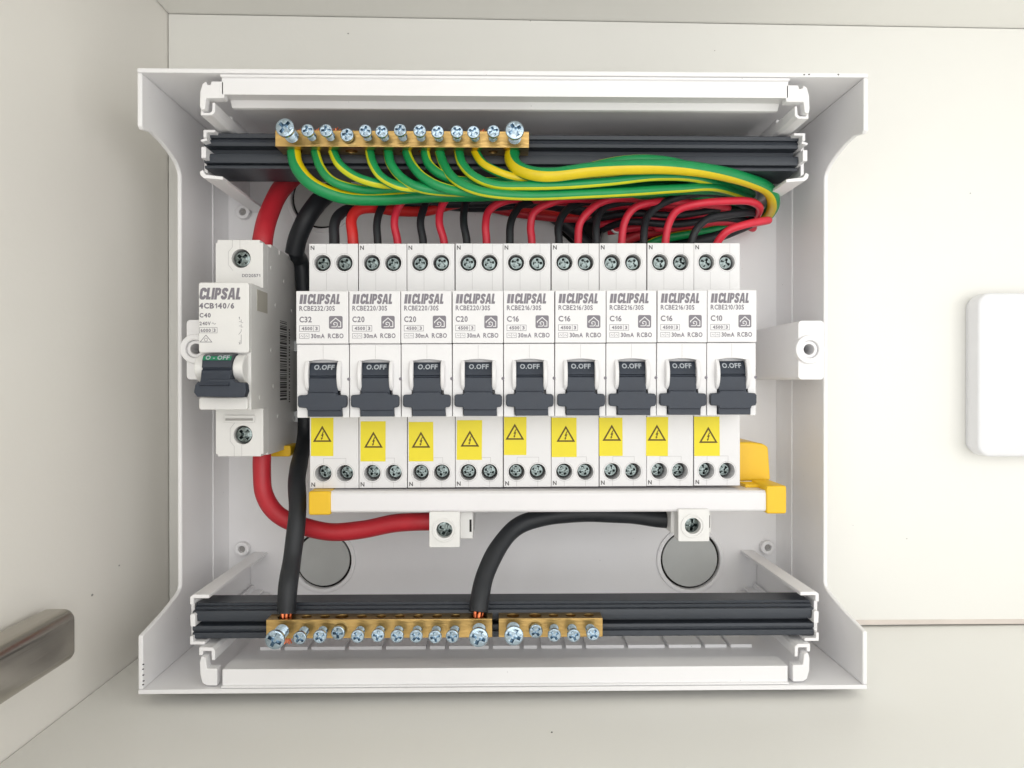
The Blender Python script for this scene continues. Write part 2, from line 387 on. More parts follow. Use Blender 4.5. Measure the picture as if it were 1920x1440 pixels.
both('carrier_bracket', [(356, 1193), (362, 1193), (362, 1203), (384, 1203), (384, 1209), (356, 1209)], 275, 343.5)
for s in (0, 1):
    for z0, z1, d in ((79, 93, 294), (-92, -80.5, 281)):
        b = BM(); q = [(-111.6, z0), (-110.4, z0), (-110.4, z1), (-111.6, z1)]
        prism(b, mir(q) if s else q, d, 343.5, 'y'); obj('carrier_support', b, 'shell', enc)
for px, py, D in ((268.5, 1246, 268.9), (268, 1255, 268.9), (268.5, 1266, 268.9), (269, 1277, 268.9), (268, 1284, 268.9), (1517, 139.5, 268.9), (1508, 140, 268.9), (1572, 139.5, 268.9)):
    v = P(px, py, D); b = BM(); prism(b, circ(v.x, v.z, .32, 7, random.random(), .2), 268.86, 269.2, 'y'); obj('scuff_mark', b, 'inkd', enc)
# rail ends pads and cover screw posts
for cx, sx in ((97, 1), (-103, 1)):
    b = BM(); prism(b, circ(cx, 11, 10, 40, ry=32), 339, DB - .05, 'y'); obj('mounting_pad', b, 'shell', enc, bevel=.8)
for (xa, xb, xc) in ((P(1497, 655, 290).x, P(1545, 655, 290).x, P(1518, 655, 289).x), (P(350, 655, 290).x, P(396, 655, 290).x, P(366, 655, 289).x)):
    post = empty('cover_screw_post', ((xa + xb) / 2, 343.5, 12)); post.parent = enc
    post.location = (Vector(((xa + xb) / 2, 343.5, 12)) - ORG[enc.name][0]) * S
    o0 = ORG[post.name][0]
    zc = P(1518, 655, 289).z
    b = BM(); prism(b, rrect(xa, xb, .7, 23.0, 1.4), 290, 343.8, 'y', [circ(xc, zc, 2.1)] if xa + 2.2 < xc < xb - 2.2 else ()); obj('post_body', b, 'shell', post, bevel=.4)
    b = BM(); prism(b, circ(xc, zc, 5.5, 36), 288.2, 292, 'y', [circ(xc, zc, 3.3, 36)]); obj('post_collar', b, 'shell', post, bevel=.5)
    b = BM(); prism(b, circ(xc, zc, 3.25, 36), 289.4, 291, 'y', [circ(xc, zc, 2.0, 36)]); obj('collar_seat', b, 'shell', post, bevel=.3)
# ------------------------------------------------------------------ DIN rail
rl = empty('mounting_rail', (0, 338, 0), 'metal mounting rail running behind the row of breakers', 'rail')
b = BM(); prism(b, [(334, 17.5), (334, 13), (340, 13), (340, -13), (334, -13), (334, -17.5), (335, -17.5), (335, -14), (341, -14), (341, 14), (335, 14), (335, 17.5)], -105, 92, 'x')
obj('rail_profile', b, 'rail', rl)

# ------------------------------------------------------------------ black carriers and brass bars
def carrier(name, x0, x1, prof, lab):
    t = empty(name, ((x0 + x1) / 2, prof[0][0], min(p[1] for p in prof)), lab, 'bar carrier', 'black carriers for the brass bars')
    b = BM(); prism(b, prof, x0, x1, 'x'); obj('carrier_profile', b, 'black', t, bevel=.2); return t
carrier('bar_carrier', -110.2, 113.5, [(289.2, 92.5), (290, 92.8), (303, 92.8), (311, 91.5), (311, 80.2), (308, 79.8), (290.5, 79.8), (290.5, 80.9), (292.5, 81.0), (292.5, 81.7), (290, 81.8),
         (289.6, 83.6), (290, 85.2), (294.5, 85.3), (294.5, 88.0), (290, 88.1), (289.6, 89.3), (290, 90.4), (290.9, 90.5), (290.9, 90.9), (289.6, 91.0)],
        'ribbed black plastic carrier across the top of the enclosure')
carrier('bar_carrier', -109.6, 114.4, [(276.6, -91.8), (277, -92.1), (291, -92.1), (292, -90), (292, -80.7), (280.5, -80.3), (280.5, -81.2), (279, -81.3), (279, -82.2), (277, -82.3),
         (276.6, -84), (277, -85.9), (281, -86.0), (281, -87.5), (277, -87.6), (276.7, -88.6), (277, -89.4), (277.8, -89.5), (277.8, -89.9), (276.7, -90)],
        'ribbed black plastic carrier across the bottom of the enclosure')
# screw meshes (local mm, head facing -Y, base at y = 0)
def plus(a, wd, rot=0):
    pts = [(wd, a), (-wd, a), (-wd, wd), (-a, wd), (-a, -wd), (-wd, -wd), (-wd, -a), (wd, -a), (wd, -wd), (a, -wd), (a, wd), (wd, wd)]
    c, s = math.cos(rot), math.sin(rot); return [(x * c - y * s, x * s + y * c) for x, y in pts]
def screw_mesh(name, R, shank, m, thread=True, slot=.2):
    """head 1.6 thick over a shank; recess cut as a cross with a long slot"""
    bm = BM(); n = 32; H = -shank
    ring = lambda r, y: [bm.verts.new((r * math.cos(2 * math.pi * i / n), y, r * math.sin(2 * math.pi * i / n))) for i in range(n)]
    prof = [(R * .62, 0)]
    if thread:
        y = 0
        while y > H + 1.9: prof += [(R * .62, y), (R * .74, y - .3)]; y -= .6
    prof += [(R * .62, H + 1.7), (R * .95, H + 1.6), (R, H + 1.4), (R, H + .35), (R * .96, H + .12), (R * .87, H)]
    rr = [ring(r, y) for r, y in prof]
    for a, c in zip(rr, rr[1:]):
        for i in range(n): bm.faces.new((a[i], a[(i + 1) % n], c[(i + 1) % n], c[i]))
    a, wd = R * .74, R * .19
    P1 = [(wd, a), (-wd, a), (-wd, wd * 1.6), (-wd * 1.6, wd), (-a, wd), (-a, -wd), (-wd * 1.6, -wd), (-wd, -wd * 1.6), (-wd, -a), (wd, -a), (wd, -wd * 1.6), (wd * 1.6, -wd), (a, -wd), (a, wd), (wd * 1.6, wd), (wd, wd * 1.6)]
    top = [bm.verts.new((x, H, z)) for x, z in P1]
    es = [bm.edges.new((top[i], top[(i + 1) % 16])) for i in range(16)]
    es += [bm.edges.get((rr[-1][i], rr[-1][(i + 1) % n])) for i in range(n)]
    bmesh.ops.triangle_fill(bm.bm, use_beauty=True, use_dissolve=False, edges=es)
    bot = [bm.verts.new((x * .62, H + R * .6, z * .62)) for x, z in P1]
    for i in range(16): bm.faces.new((top[i], top[(i + 1) % 16], bot[(i + 1) % 16], bot[i]))
    bm.faces.new(bot)
    _rc(bm.bm, faces=bm.bm.faces)
    for v in bm.verts: v.co *= S
    for f in bm.faces: f.smooth = True
    for e in bm.edges:
        if len(e.link_faces) != 2 or e.calc_face_angle(0) > math.radians(28): e.smooth = False
    me = bpy.data.meshes.new(name); bm.to_mesh(me); bm.bm.free(); me.materials.append(M[m]); return me
ME_big = screw_mesh('clamp_screw_large', 3.25, 10, 'zinc'); ME_small = screw_mesh('clamp_screw_small', 2.25, 8, 'zinc')
ME_small2 = screw_mesh('clamp_screw_low', 2.4, 3.2, 'zinc')
ME_term = screw_mesh('terminal_screw', 2.45, 3.0, 'screw', thread=False)
ME_termb = screw_mesh('terminal_screw_large', 3.05, 3.0, 'screw', thread=False)
def put(name, me, loc, parent, rot=0, tilt=(0, 0)):
    o = bpy.data.objects.new(name, me); col.objects.link(o); o.parent = parent
    o0, s0 = ORG[parent.name]; c = Vector(loc) - o0; o.location = Vector((c.x / s0.x, c.y / s0.y, c.z / s0.z)) * S
    o.rotation_euler = Euler((tilt[0], rot, tilt[1]), 'YXZ'); o.scale = (1 / s0.x, 1, 1)
    return o
def brass(xs, sizes, x0, x1, d0, d1, z0, z1, lab, zc, hole_face):
    t = empty('brass_terminal_bar', ((x0 + x1) / 2, d0, z0), lab, 'terminal bar', 'brass terminal bars')
    b = BM(); hs = [circ(x, (d0 + d1) / 2 + (0 if d1 - d0 > 9 else -.3), 2.3 if s else 1.75, 20) for x, s in zip(xs, sizes)]
    prism(b, [(x0, d0), (x1, d0), (x1, d1), (x0, d1)], z0, z1, 'z', hs); obj('bar', b, 'brass', t, bevel=.15)
    for x, s in zip(xs, sizes):
        me = {0: ME_small, 1: ME_big, 2: ME_small2}[s]
        put('clamp_screw', me, (x, d0 + (.8 if s != 2 else .3) - random.uniform(-.6, .5) * (s == 0), zc), t, random.uniform(0, 1.57), (random.uniform(-.05, .05), random.uniform(-.05, .05)))
    return t
def backx(px, hd, bd): return P(px, 250, hd).x        # head pixel -> x
tx_ = [534, 576, 612, 651, 683, 716, 751, 786, 820, 855, 890, 924, 966]
txs = [P(p, 250, d).x for p, d in zip(tx_, [270.5] + [273] * 2 + [277.5] + [273] * 8 + [270.5])]
TB = brass(txs, [1, 0, 0, 2] + [0] * 8 + [1], P(516, 260, 280).x, P(992, 260, 280).x, 280, 291, 85.0, 90.9,
      'long brass terminal bar with thirteen screws on the top black carrier', 88.6, 'under')
bx_ = [515, 560, 596, 634, 668, 706, 742, 778, 815, 851, 897]
bxs = [P(p, 1188, d).x for p, d in zip(bx_, [261, 262.5, 262.5, 267, 262.5, 262.5, 262.5, 262.5, 262.5, 262.5, 261])]
NB = brass(bxs, [1, 0, 0, 2, 0, 0, 0, 0, 0, 0, 1], P(499, 1178, 270).x, P(923, 1178, 270).x, 270, 277.5, -90.0, -83.4,
      'long brass terminal bar with eleven screws on the bottom black carrier', -87.3, 'up')
cx_ = [963, 1005, 1042, 1076, 1111]
cxs = [P(p, 1188, d).x for p, d in zip(cx_, [261, 267, 262.5, 262.5, 262.5])]
brass(cxs, [1, 2, 0, 0, 0], P(935, 1178, 270).x, P(1130, 1178, 270).x, 270, 277.5, -90.0, -83.4,
      'short brass terminal bar with five screws on the bottom black carrier', -87.0, 'up')

# ------------------------------------------------------------------ residual breakers
def FX(px): return (px - 605.5) / 5.42
def FZ(py): return (715 - py) * 271 / F
def TX(px): return (px - 626) / 5.11
def TZ(py): return (715 - py) * 289 / F
HW = 8.98
proto_parts = []
def profile_toggle():
    return [(277, 6.6), (273.4, 6.55), (272.7, 6.3), (270.9, 3.5), (270.4, 2.0), (271.2, 1.8), (271.2, 1.3), (270.2, 1.1), (270.1, -.4), (270.2, -4), (270.3, -9), (277, -9)]
def rcbo_proto(t):
    b = BM(); box(b, -HW, HW, 274.5, 289.4, FZ(783), FZ(547)); box(b, -HW, HW, 298, 334, TZ(915), TZ(458)); box(b, -HW + .2, HW - .2, 289.42, 297.98, FZ(783), FZ(547))
    obj('body', b, 'breaker', t)
    hz, lz = TZ(494), TZ(887)
    for z0, z1, zc in ((FZ(547) + .02, TZ(458), hz), (TZ(915), FZ(783) - .02, lz)):
        b = BM(); prism(b, [(-HW, z0), (HW, z0), (HW, z1), (-HW, z1)], 289, 297.95, 'y', [circ(TX(605), zc, 3.05, 28), circ(TX(646), zc, 3.05, 28)])
        obj('terminal_cover', b, 'breaker', t, bevel=.15, seg=1)
    for zc in (hz, lz):
        for x in (605, 646): b = BM(); lathe(b, [(3.0, 296.9), (3.0, 297.9)], (TX(x), 0, zc), n=20); obj('hole_shade_disc', b, 'hole', t)  # grey discs painting shade at the bottom of the terminal holes
    # label block and toggle housing
    b = BM(); box(b, -HW, HW, 270.2, 274.5, FZ(645), FZ(547) + .03); obj('label_block', b, 'breaker', t, bevel=.25)
    z0, z1 = FZ(783), FZ(646)
    pts = [(-HW, z0), (-5.3, z0), (-5.2, 2), (-5.0, 5.6)] + [(-5.0 + 10.4 * k / 8, 7.0 + .55 * math.sin(math.pi * k / 8)) for k in range(9)] + [(5.4, 5.6), (5.5, 2), (6.8, z0), (HW, z0), (HW, z1), (-HW, z1)]
    b = BM(); prism(b, pts, 271, 274.5, 'y'); obj('toggle_housing', b, 'breaker', t, bevel=.25)
    for sgn, c in ((-1, -5.35), (1, 5.75)):
        b = BM(); arc = [(271.1, 7.4)] + [(271.1 - 2.5 * math.sin(math.pi * k / 10) ** .7, 7.2 - 10.6 * k / 10) for k in range(1, 10)] + [(271.1, -3.6)]
        prism(b, arc, c - .75, c + .75, 'x'); obj('cheek', b, 'breaker', t, bevel=.45, seg=2)
    b = BM(); prism(b, profile_toggle(), -4.85, 5.2, 'x')
    tg = obj('toggle', b, 'toggle', t, bevel=.22)
    zb = lambda py: (715 - py) * 269 / F
    bx = lambda px: (px - 606.3) / 5.45
    b = BM(); prism(b, [(bx(578.5), zb(766)), (bx(643), zb(766)), (bx(642.5), zb(781.5)), (bx(579.5), zb(781.5))], 269.9, 274, 'y'); obj('toggle_foot', b, 'toggle', tg, bevel=.15)
    bar = [(bx(561.5), zb(744)), (bx(564), zb(741)), (bx(578), zb(740.5)), (bx(582), zb(736)), (bx(631), zb(736)), (bx(636), zb(740.5)), (bx(650), zb(741)), (bx(653), zb(745)), (bx(653), zb(759)), (bx(651), zb(764)), (bx(643), zb(765)), (bx(642), zb(770)), (bx(579), zb(770)), (bx(578), zb(765)), (bx(564), zb(764)), (bx(561.5), zb(760))]
    b = BM(); prism(b, bar, 268.9, 273.5, 'y'); obj('toggle_bar', b, 'toggle', tg, bevel=.3)
    b = BM(flat=True); text(b, 'O.OFF', -3.2, 3.8, 4.1, 5.9, lambda u, v: (u, 272.7 - (6.3 - v) * .643 - .08, v - .06), bold=.012); obj('lettering', b, 'white', tg)
    # seams
    b = BM(flat=True); f2 = lambda D: (lambda u, v: (u, D, v))
    stroke(b, [(0.1, FZ(648)), (0.1, FZ(673))], .10, f2(270.97))
    for x in (-2.6, 5.0): stroke(b, [(x, TZ(512)), (x, TZ(545))], .09, f2(288.96)); stroke(b, [(x, TZ(459)), (x, TZ(477))], .09, f2(288.96))
    for x in (TX(605), TX(646)): stroke(b, [(x, TZ(903)), (x, TZ(914))], .09, f2(288.96))
    stroke(b, [(TX(606), TZ(868)), (TX(606), TZ(859)), (TX(648), TZ(859)), (TX(648), TZ(868))], .10, f2(288.96))
    for x in (605, 646):
        for zc in (hz, lz): stroke(b, circ(TX(x), zc, 3.55, 24), .09, f2(288.96), closed=True)
    obj('seam_lines', b, 'seam', t)['kind'] = 'stuff'
    b = BM(flat=True); text(b, 'N', TX(583), TX(590), TZ(470), TZ(462), f2(288.95)); obj('neutral_mark', b, 'inkd', t)
    b = BM(flat=True); text(b, 'N', TX(583), TX(590), TZ(912), TZ(904), f2(288.95)); obj('neutral_mark', b, 'inkd', t)
    b = BM(); lathe(b, [(.55, 270.9), (.55, 271.2)], (HW - .1, 0, FZ(711)), n=14); obj('pinhole_shade', b, 'ink', t)  # grey disc painting the dark of a tiny hole between breakers
def rcbo_label(t, model, amp):
    """all the grey print on one label block, local coordinates"""
    b = BM(flat=True); mp = lambda u, v: (u, 270.16, v)
    for x in (563, 569.8):
        a = FX(x); flat(b, [(a, FZ(571)), (a + 1.02, FZ(571)), (a + 1.42, FZ(553.5)), (a + .4, FZ(553.5))], mp)
    heavy(b, FX(577.5), FX(646), FZ(571.5), FZ(552.5), mp)
    text(b, model, FX(563), FX(629), FZ(584), FZ(574.5), mp, bold=.004)
    text(b, amp, FX(563), FX(586), FZ(605.5), FZ(594.5), mp, bold=.006)
    stroke(b, [(FX(563), FZ(622)), (FX(600), FZ(622)), (FX(600), FZ(611.5)), (FX(563), FZ(611.5))], .14, mp, closed=True)
    stroke(b, [(FX(589.5), FZ(612)), (FX(589.5), FZ(621.6))], .12, mp)
    text(b, '4500', FX(567), FX(587), FZ(620), FZ(613.5), mp, bold=.02); text(b, '3', FX(592.5), FX(597), FZ(620), FZ(613.5), mp, bold=.02)
    stroke(b, [(FX(563), FZ(635)), (FX(581), FZ(635)), (FX(581), FZ(626.5)), (FX(563), FZ(626.5))], .12, mp, closed=True)
    stroke(b, [(FX(572), FZ(627)), (FX(572), FZ(634.6))], .1, mp)
    stroke(b, [(FX(565), FZ(632)), (FX(567), FZ(629.5)), (FX(569), FZ(632)), (FX(570.4), FZ(630))], .1, mp)
    stroke(b, [(FX(574), FZ(632)), (FX(576), FZ(629.5)), (FX(578), FZ(632)), (FX(579.6), FZ(630))], .1, mp)
    text(b, '30mA', FX(584.5), FX(610), FZ(635), FZ(626.5), mp, bold=.012)
    text(b, 'RCBO', FX(616), FX(645), FZ(635), FZ(626), mp, bold=.008)
    # house symbol: dark rounded square around a pale house outline
    sq = rrect(FX(618), FX(643.5), FZ(617.5), FZ(593.5), .55, 4)
    u0, u1, v0, v1 = FX(618), FX(643.5), FZ(617.5), FZ(593.5); U = lambda a: u0 + (u1 - u0) * a; V = lambda a: v0 + (v1 - v0) * a
    flat(b, sq, mp)
    mp2 = lambda u, v: (u, 270.12, v)
    stroke(b, [(U(.64), V(.16)), (U(.86), V(.16)), (U(.86), V(.52)), (U(.5), V(.84)), (U(.14), V(.52)), (U(.14), V(.42))], .30, mp2, mi=1)
    stroke(b, [(U(.18), V(.16)), (U(.52), V(.16)), (U(.62), V(.28)), (U(.6), V(.46)), (U(.46), V(.52)), (U(.34), V(.44)), (U(.36), V(.32)), (U(.46), V(.32))], .26, mp2, mi=1)
    return obj('printed_label', b, ['ink', 'breaker'], t)
Fb = [556, 655, 752, 848, 944, 1040, 1136, 1231, 1325, 1418]
ratings = [('RCBE232/30S', 'C32')] + [('RCBE220/30S', 'C20')] * 3 + [('RCBE216/30S', 'C16')] * 4 + [('RCBE210/30S', 'C10')]
ordn = ['first', 'second', 'third', 'fourth', 'fifth', 'sixth', 'seventh', 'eighth', 'ninth']
stick = [(583, 625, 783.5, 855, 604, 815), (676, 723, 790, 865, 700, 826), (766, 812, 791, 865, 789, 826), (857, 904, 788, 862, 881, 824), (945, 987, 782, 853, 965, 811),
         (1034, 1081, 783, 857, 1061, 815), (1123, 1167, 783, 855, 1147, 813), (1212, 1253, 782, 855, 1232, 813), (1301, 1349, 781, 855, 1328, 817)]
protos = None; labels = {}
RC = []
for i in range(9):
    xa, xb = P(Fb[i], 650, 271).x, P(Fb[i + 1], 650, 271).x
    model, amp = ratings[i]; zo = .085 * i
    t = empty('residual_breaker', (0, 0, 0), '%s white breaker from the left in the row, marked %s, toggle down, yellow sticker' % (ordn[i], amp), 'circuit breaker', 'white residual current breakers in a row')
    if protos is None:
        rcbo_proto(t); protos = t
    else:
        for ch in list(protos.children):
            if ch.name.startswith(('printed_label', 'terminal_screw', 'warning_sticker')): continue
            c = ch.copy(); col.objects.link(c); c.parent = t; ORG[c.name] = ORG[ch.name]
            for g in ch.children: d = g.copy(); col.objects.link(d); d.parent = c
    if amp not in labels: labels[amp] = rcbo_label(t, model, amp)
    else: c = labels[amp].copy(); col.objects.link(c); c.parent = t
    t.scale = ((xb - xa) / 18.2, 1, 1); loc = Vector(((xa + xb) / 2, 0, zo)); t.location = loc * S; t.rotation_euler = (0, math.radians(random.uniform(-.16, .16)), 0)
    ORG[t.name] = (loc, Vector(t.scale)); RC.append(t)
    sx = t.scale.x
    for k, (px, py, dd) in enumerate(((605, 494, 294.0), (646, 494, 294.0), (605, 887, 296.8), (646, 887, 296.8))):
        put('terminal_screw', ME_term, (loc.x + TX(px) * sx, dd, TZ(py) + zo), t, random.uniform(0, 1.57), (random.uniform(-.06, .06), random.uniform(-.06, .06)))
    # warning sticker
    x0, x1, y0, y1, cx, cy = stick[i]
    mp = lambda u, v, D=288.9: (P(u, v, D).x, D, P(u, v, D).z)
    b = BM(); tl = random.uniform(-.6, .6)
    q = [(x0, y0), (x1, y0 + tl * .4), (x1 + tl, y1 - tl * .5), (x0 + tl, y1)]
    vs = [b.verts.new(mp(u, v, D)) for D in (288.86, 288.95) for u, v in q]
    for f in ((0, 1, 2, 3), (7, 6, 5, 4), (0, 1, 5, 4), (1, 2, 6, 5), (2, 3, 7, 6), (3, 0, 4, 7)): b.faces.new([vs[j] for j in f])
    st = obj('warning_sticker', b, 'sticker', t)
    b = BM(flat=True); m3 = lambda u, v: mp(u, v, 288.82)
    stroke(b, [(cx, cy - 14), (cx + 15, cy + 12), (cx - 15, cy + 12)], 2.9, m3, closed=True)
    flat(b, [(cx + 1.5, cy - 6), (cx - 2.6, cy + 2.6), (cx - .2, cy + 2.0), (cx - 1.6, cy + 6.2), (cx - 2.9, cy + 5.2), (cx - 1.6, cy + 10), (cx + 1.4, cy + 6.4), (cx + .1, cy + 6.4), (cx + 3.0, cy - 1.2), (cx + .6, cy - .4), (cx + 3.4, cy - 6)], m3)
    obj('hazard_symbol', b, 'brown', st)

# ------------------------------------------------------------------ main switch
t = empty('main_switch', (-97.5, 334, -28), 'single white main breaker marked C40 standing left of the row', 'circuit breaker')
XA, XB = P(373, 600, 274).x, P(467.5, 600, 274).x
mz = lambda py: (715 - py) * 274 / F
nz = lambda py: (715 - py) * 290 / F
mx = lambda px: P(px, 600, 274).x
nx = lambda px: P(px, 500, 290).x
b = BM()
side = [(276, mz(531)), (276, mz(768)), (296, mz(768)), (296, nz(855) + .1), (301, nz(855)), (318, nz(855) + .1), (334, nz(855) + .4), (339, nz(855) + .8), (339, 51.2), (337.4, 51.2), (337.4, 52.2), (330, 52.2), (330, 50.9), (327.6, 50.9), (327.6, 52.6), (312, 52.8), (312, 51.0), (309.5, 51.0), (309.5, 52.9), (300, 53), (300, 51.8), (296, 51.8), (296, mz(531))]
prism(b, side, XA, XB, 'x'); obj('body', b, 'oldbreaker', t)
b = BM(); pl = rrect(XA, XB, mz(662), mz(531), .9, 4); prism(b, pl, 273.6, 275.98, 'y'); obj('label_block', b, 'oldbreaker', t, bevel=.4)
b = BM(); prism(b, rrect(XA, XB - .6, mz(768), mz(745), .8, 4), 273.8, 275.98, 'y'); obj('lower_lip', b, 'oldbreaker', t, bevel=.4)
for xa, xb in ((XA - .2, mx(389)), (mx(443), XB - 1.0)):
    b = BM(); arc = [(276, mz(663) - .1)] + [(276 - 6.5 * math.sin(math.pi * k / 14) ** .55, mz(663) - .2 - 10.2 * k / 14) for k in range(1, 14)] + [(276, mz(663) - 10.6)]
    prism(b, arc, xa, xb, 'x'); obj('cheek', b, 'oldbreaker', t, bevel=.5, seg=2)
for z0, z1, zc, hx in ((mz(531) + .02, nz(451.5), nz(486), nx(452)), (nz(855), mz(768) - .02, nz(815), nx(455))):
    out = [(XA, z0), (XB, z0), (XB, z1), (XA, z1)]
    if z0 > 0: out = [(XA, z0), (XB, z0), (XB, z1 - 1), (XB - 1.2, z1 - 1), (XB - 1.2, z1), (XA + .7, z1), (XA + .7, z1 - 1), (XA, z1 - 1.2)]
    else: out = [(XA, z1), (XA, z0 + .8), (XA + .7, z0 + .8), (XA + .7, z0), (XB - .9, z0), (XB - .9, z0 + .8), (XB, z0 + .8), (XB, z1)]
    b = BM(); prism(b, out, 290, 295.98, 'y', [circ(hx, zc, 3.5, 32)]); obj('terminal_cover', b, 'oldbreaker', t, bevel=.18)
    b = BM(); lathe(b, [(3.45, 294.9), (3.45, 295.9)], (hx, 0, zc)); obj('hole_shade_disc', b, 'hole', t)  # grey disc painting shade at the hole bottom
    put('terminal_screw', ME_termb, (hx, 294.6, zc), t, random.uniform(0, 1.5))
    b = BM(flat=True); mpp = lambda u, v: (u, 289.93, v)
    s = 1 if z0 > 0 else -1
    zz = [z1, zc + 4.2, zc + 2.4, zc - 2.4, zc - 4.6] if s > 0 else [z0, zc - 4.2, zc - 2.4, zc + 2.4, zc + 4.6]
    stroke(b, [(hx - 3.2, zz[0]), (hx - 3.2, zz[1]), (hx - 4.7, zz[2]), (hx - 4.7, zz[3]), (hx - 3.0, zz[4])], .12, mpp)
    stroke(b, [(hx - .4, zz[0]), (hx - .4, zc + s * 3.7)], .12, mpp); obj('seam_lines', b, 'seam', t)['kind'] = 'stuff'
b = BM(); box(b, nx(421), nx(478), 289.2, 289.95, nz(792), nz(778)); b2 = b; obj('lower_rib', b, 'oldbreaker', t, bevel=.25)
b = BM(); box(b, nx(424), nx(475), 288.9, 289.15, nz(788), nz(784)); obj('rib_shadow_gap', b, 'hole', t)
b = BM(); prism(b, [(276.5, mz(663)), (272, mz(664.5)), (270, mz(668)), (269, mz(676)), (268.6, mz(690)), (269.3, mz(691)), (269.3, mz(693)), (268.4, mz(695)), (267.5, mz(712)), (266, mz(722)), (276.5, mz(738))], mx(389), mx(443), 'x')
tg = obj('toggle', b, 'toggle', t, bevel=.2)
tb = lambda pts, D: [(P(a, c, D).x, P(a, c, D).z) for a, c in pts]
b = BM(); prism(b, tb([(365.5, 722), (370, 716), (386, 716), (392, 711), (437, 711), (442, 717), (457, 717), (460, 722), (461, 734), (457, 745), (369, 744), (363, 736)], 267), 267, 271, 'y'); obj('toggle_bar', b, 'toggle', tg, bevel=.3)
b = BM(flat=True)
gm = lambda u, v: (P(u, v, 269.3).x, 269.02 + (677 - v) * .07 if v > 664 else 270.1, mz(v))
q = [(391.5, 677.5), (441, 677.5), (441, 669), (391.5, 669)]
flat(b, [(mx(390), mz(676.5)), (mx(442.5), mz(676.5)), (mx(442.5), mz(669)), (mx(390), mz(669))], lambda u, v: (u, 268.86 + (v - mz(676.5)) * .66, v))
flat(b, [(mx(390), mz(669)), (mx(442.5), mz(669)), (mx(442.5), mz(665)), (mx(390), mz(665))], lambda u, v: (u, 269.8 + (v - mz(669)) * 2.5, v))
obj('green_strip', b, 'gstrip', tg)
b = BM(flat=True); text(b, 'O - OFF', mx(395), mx(439), mz(675.5), mz(667.5), lambda u, v: (u, 268.7 + (v - mz(676.5)) * .66, v), bold=.01); obj('lettering', b, 'white', tg)
b = BM(flat=True); mp = lambda u, v: (u, 273.55, v)
heavy(b, mx(374), mx(461), mz(563), mz(541), mp)
text(b, '4CB140/6', mx(374), mx(440), mz(580), mz(569), mp, bold=.02)
text(b, 'C40', mx(375), mx(396), mz(596.5), mz(588), mp, bold=.02)
text(b, '240V', mx(375), mx(396), mz(611), mz(604), mp, bold=.01); stroke(b, [(mx(398), mz(608)), (mx(400), mz(606)), (mx(403), mz(609)), (mx(406), mz(607))], .14, mp)
text(b, '6000', mx(377), mx(396), mz(623.5), mz(617), mp, bold=.01); text(b, '3', mx(401), mx(405), mz(623.5), mz(617), mp, bold=.01)
stroke(b, [(mx(375), mz(625)), (mx(408), mz(625)), (mx(408), mz(615)), (mx(375), mz(615))], .12, mp, closed=True); stroke(b, [(mx(399), mz(616)), (mx(399), mz(624))], .1, mp)
stroke(b, [(mx(387), mz(629)), (mx(398), mz(642)), (mx(376), mz(642))], .2, mp, closed=True)
stroke(b, circ((mx(387)), mz(637.5), .55, 12), .14, mp, closed=True)
ux = mx(453)
for v0, v1 in ((600, 606), (609, 615), (640, 645)): stroke(b, [(ux, mz(v0)), (ux, mz(v1))], .14, mp)
stroke(b, [(ux + .0, mz(618)), (ux + .0, mz(622)), (ux - .9, mz(628))], .14, mp); stroke(b, [(ux, mz(628)), (ux, mz(640)), (ux - .6, mz(640))], .14, mp)
for vv in (604, 612): stroke(b, [(ux - .8, mz(vv)), (ux - .2, mz(vv))], .12, mp); stroke(b, [(ux + .2, mz(vv + 2)), (ux + .7, mz(vv + 2))], .12, mp)
text(b, '1', ux - .9, ux - .5, mz(600), mz(595), mp); text(b, '2', ux - .9, ux - .2, mz(646), mz(642), mp)
text(b, 'DD20571', nx(454), nx(488), nz(521), nz(515), lambda u, v: (u, 289.94, v), bold=.0)
obj('printed_label', b, 'ink', t)
# barcode, small window and pips on the visible flank
b = BM(flat=True); rz = nz; d0, d1 = 312, 322; z = 24.6
while z > -8:
    hh = random.choice((.26, .4, .6, .8)); flat(b, [(d0, z), (d1, z), (d1, z - hh), (d0, z - hh)], lambda u, v: (XB + .04, u, v)); z -= hh + random.choice((.26, .4, .6))
z = 22
while z > -9:
    flat(b, [(325, z), (327, z), (327, z - .6), (325, z - .6)], lambda u, v: (XB + .04, u, v)); z -= random.choice((1.0, 1.2, 1.7))
obj('barcode', b, 'inkd', t)
b = BM(); box(b, XB, XB + .12, 282.5, 295, 25.8, 33.6); obj('flank_window', b, 'pale', t)
b = BM()
for d, zz in ((300, 44), (306, 30), (303, -2), (309, -14), (318, 41), (330, 30), (300, 12), (332, -16), (286, -6)): 
    prism(b, circ(d, zz, .8, 12), XB, XB + .18, 'x')
obj('flank_pips', b, 'oldbreaker', t)
tag(t)
h = empty('rail_clip', (-92, 320, -33), 'small amber clip under the lower end of the main breaker', 'clip')
b = BM(); prism(b, rrect(P(506, 850, 318).x, P(545, 850, 318).x, -31.0, -26.5, 1), 318, 332, 'y'); obj('clip_body', b, 'cap', h, bevel=.4)

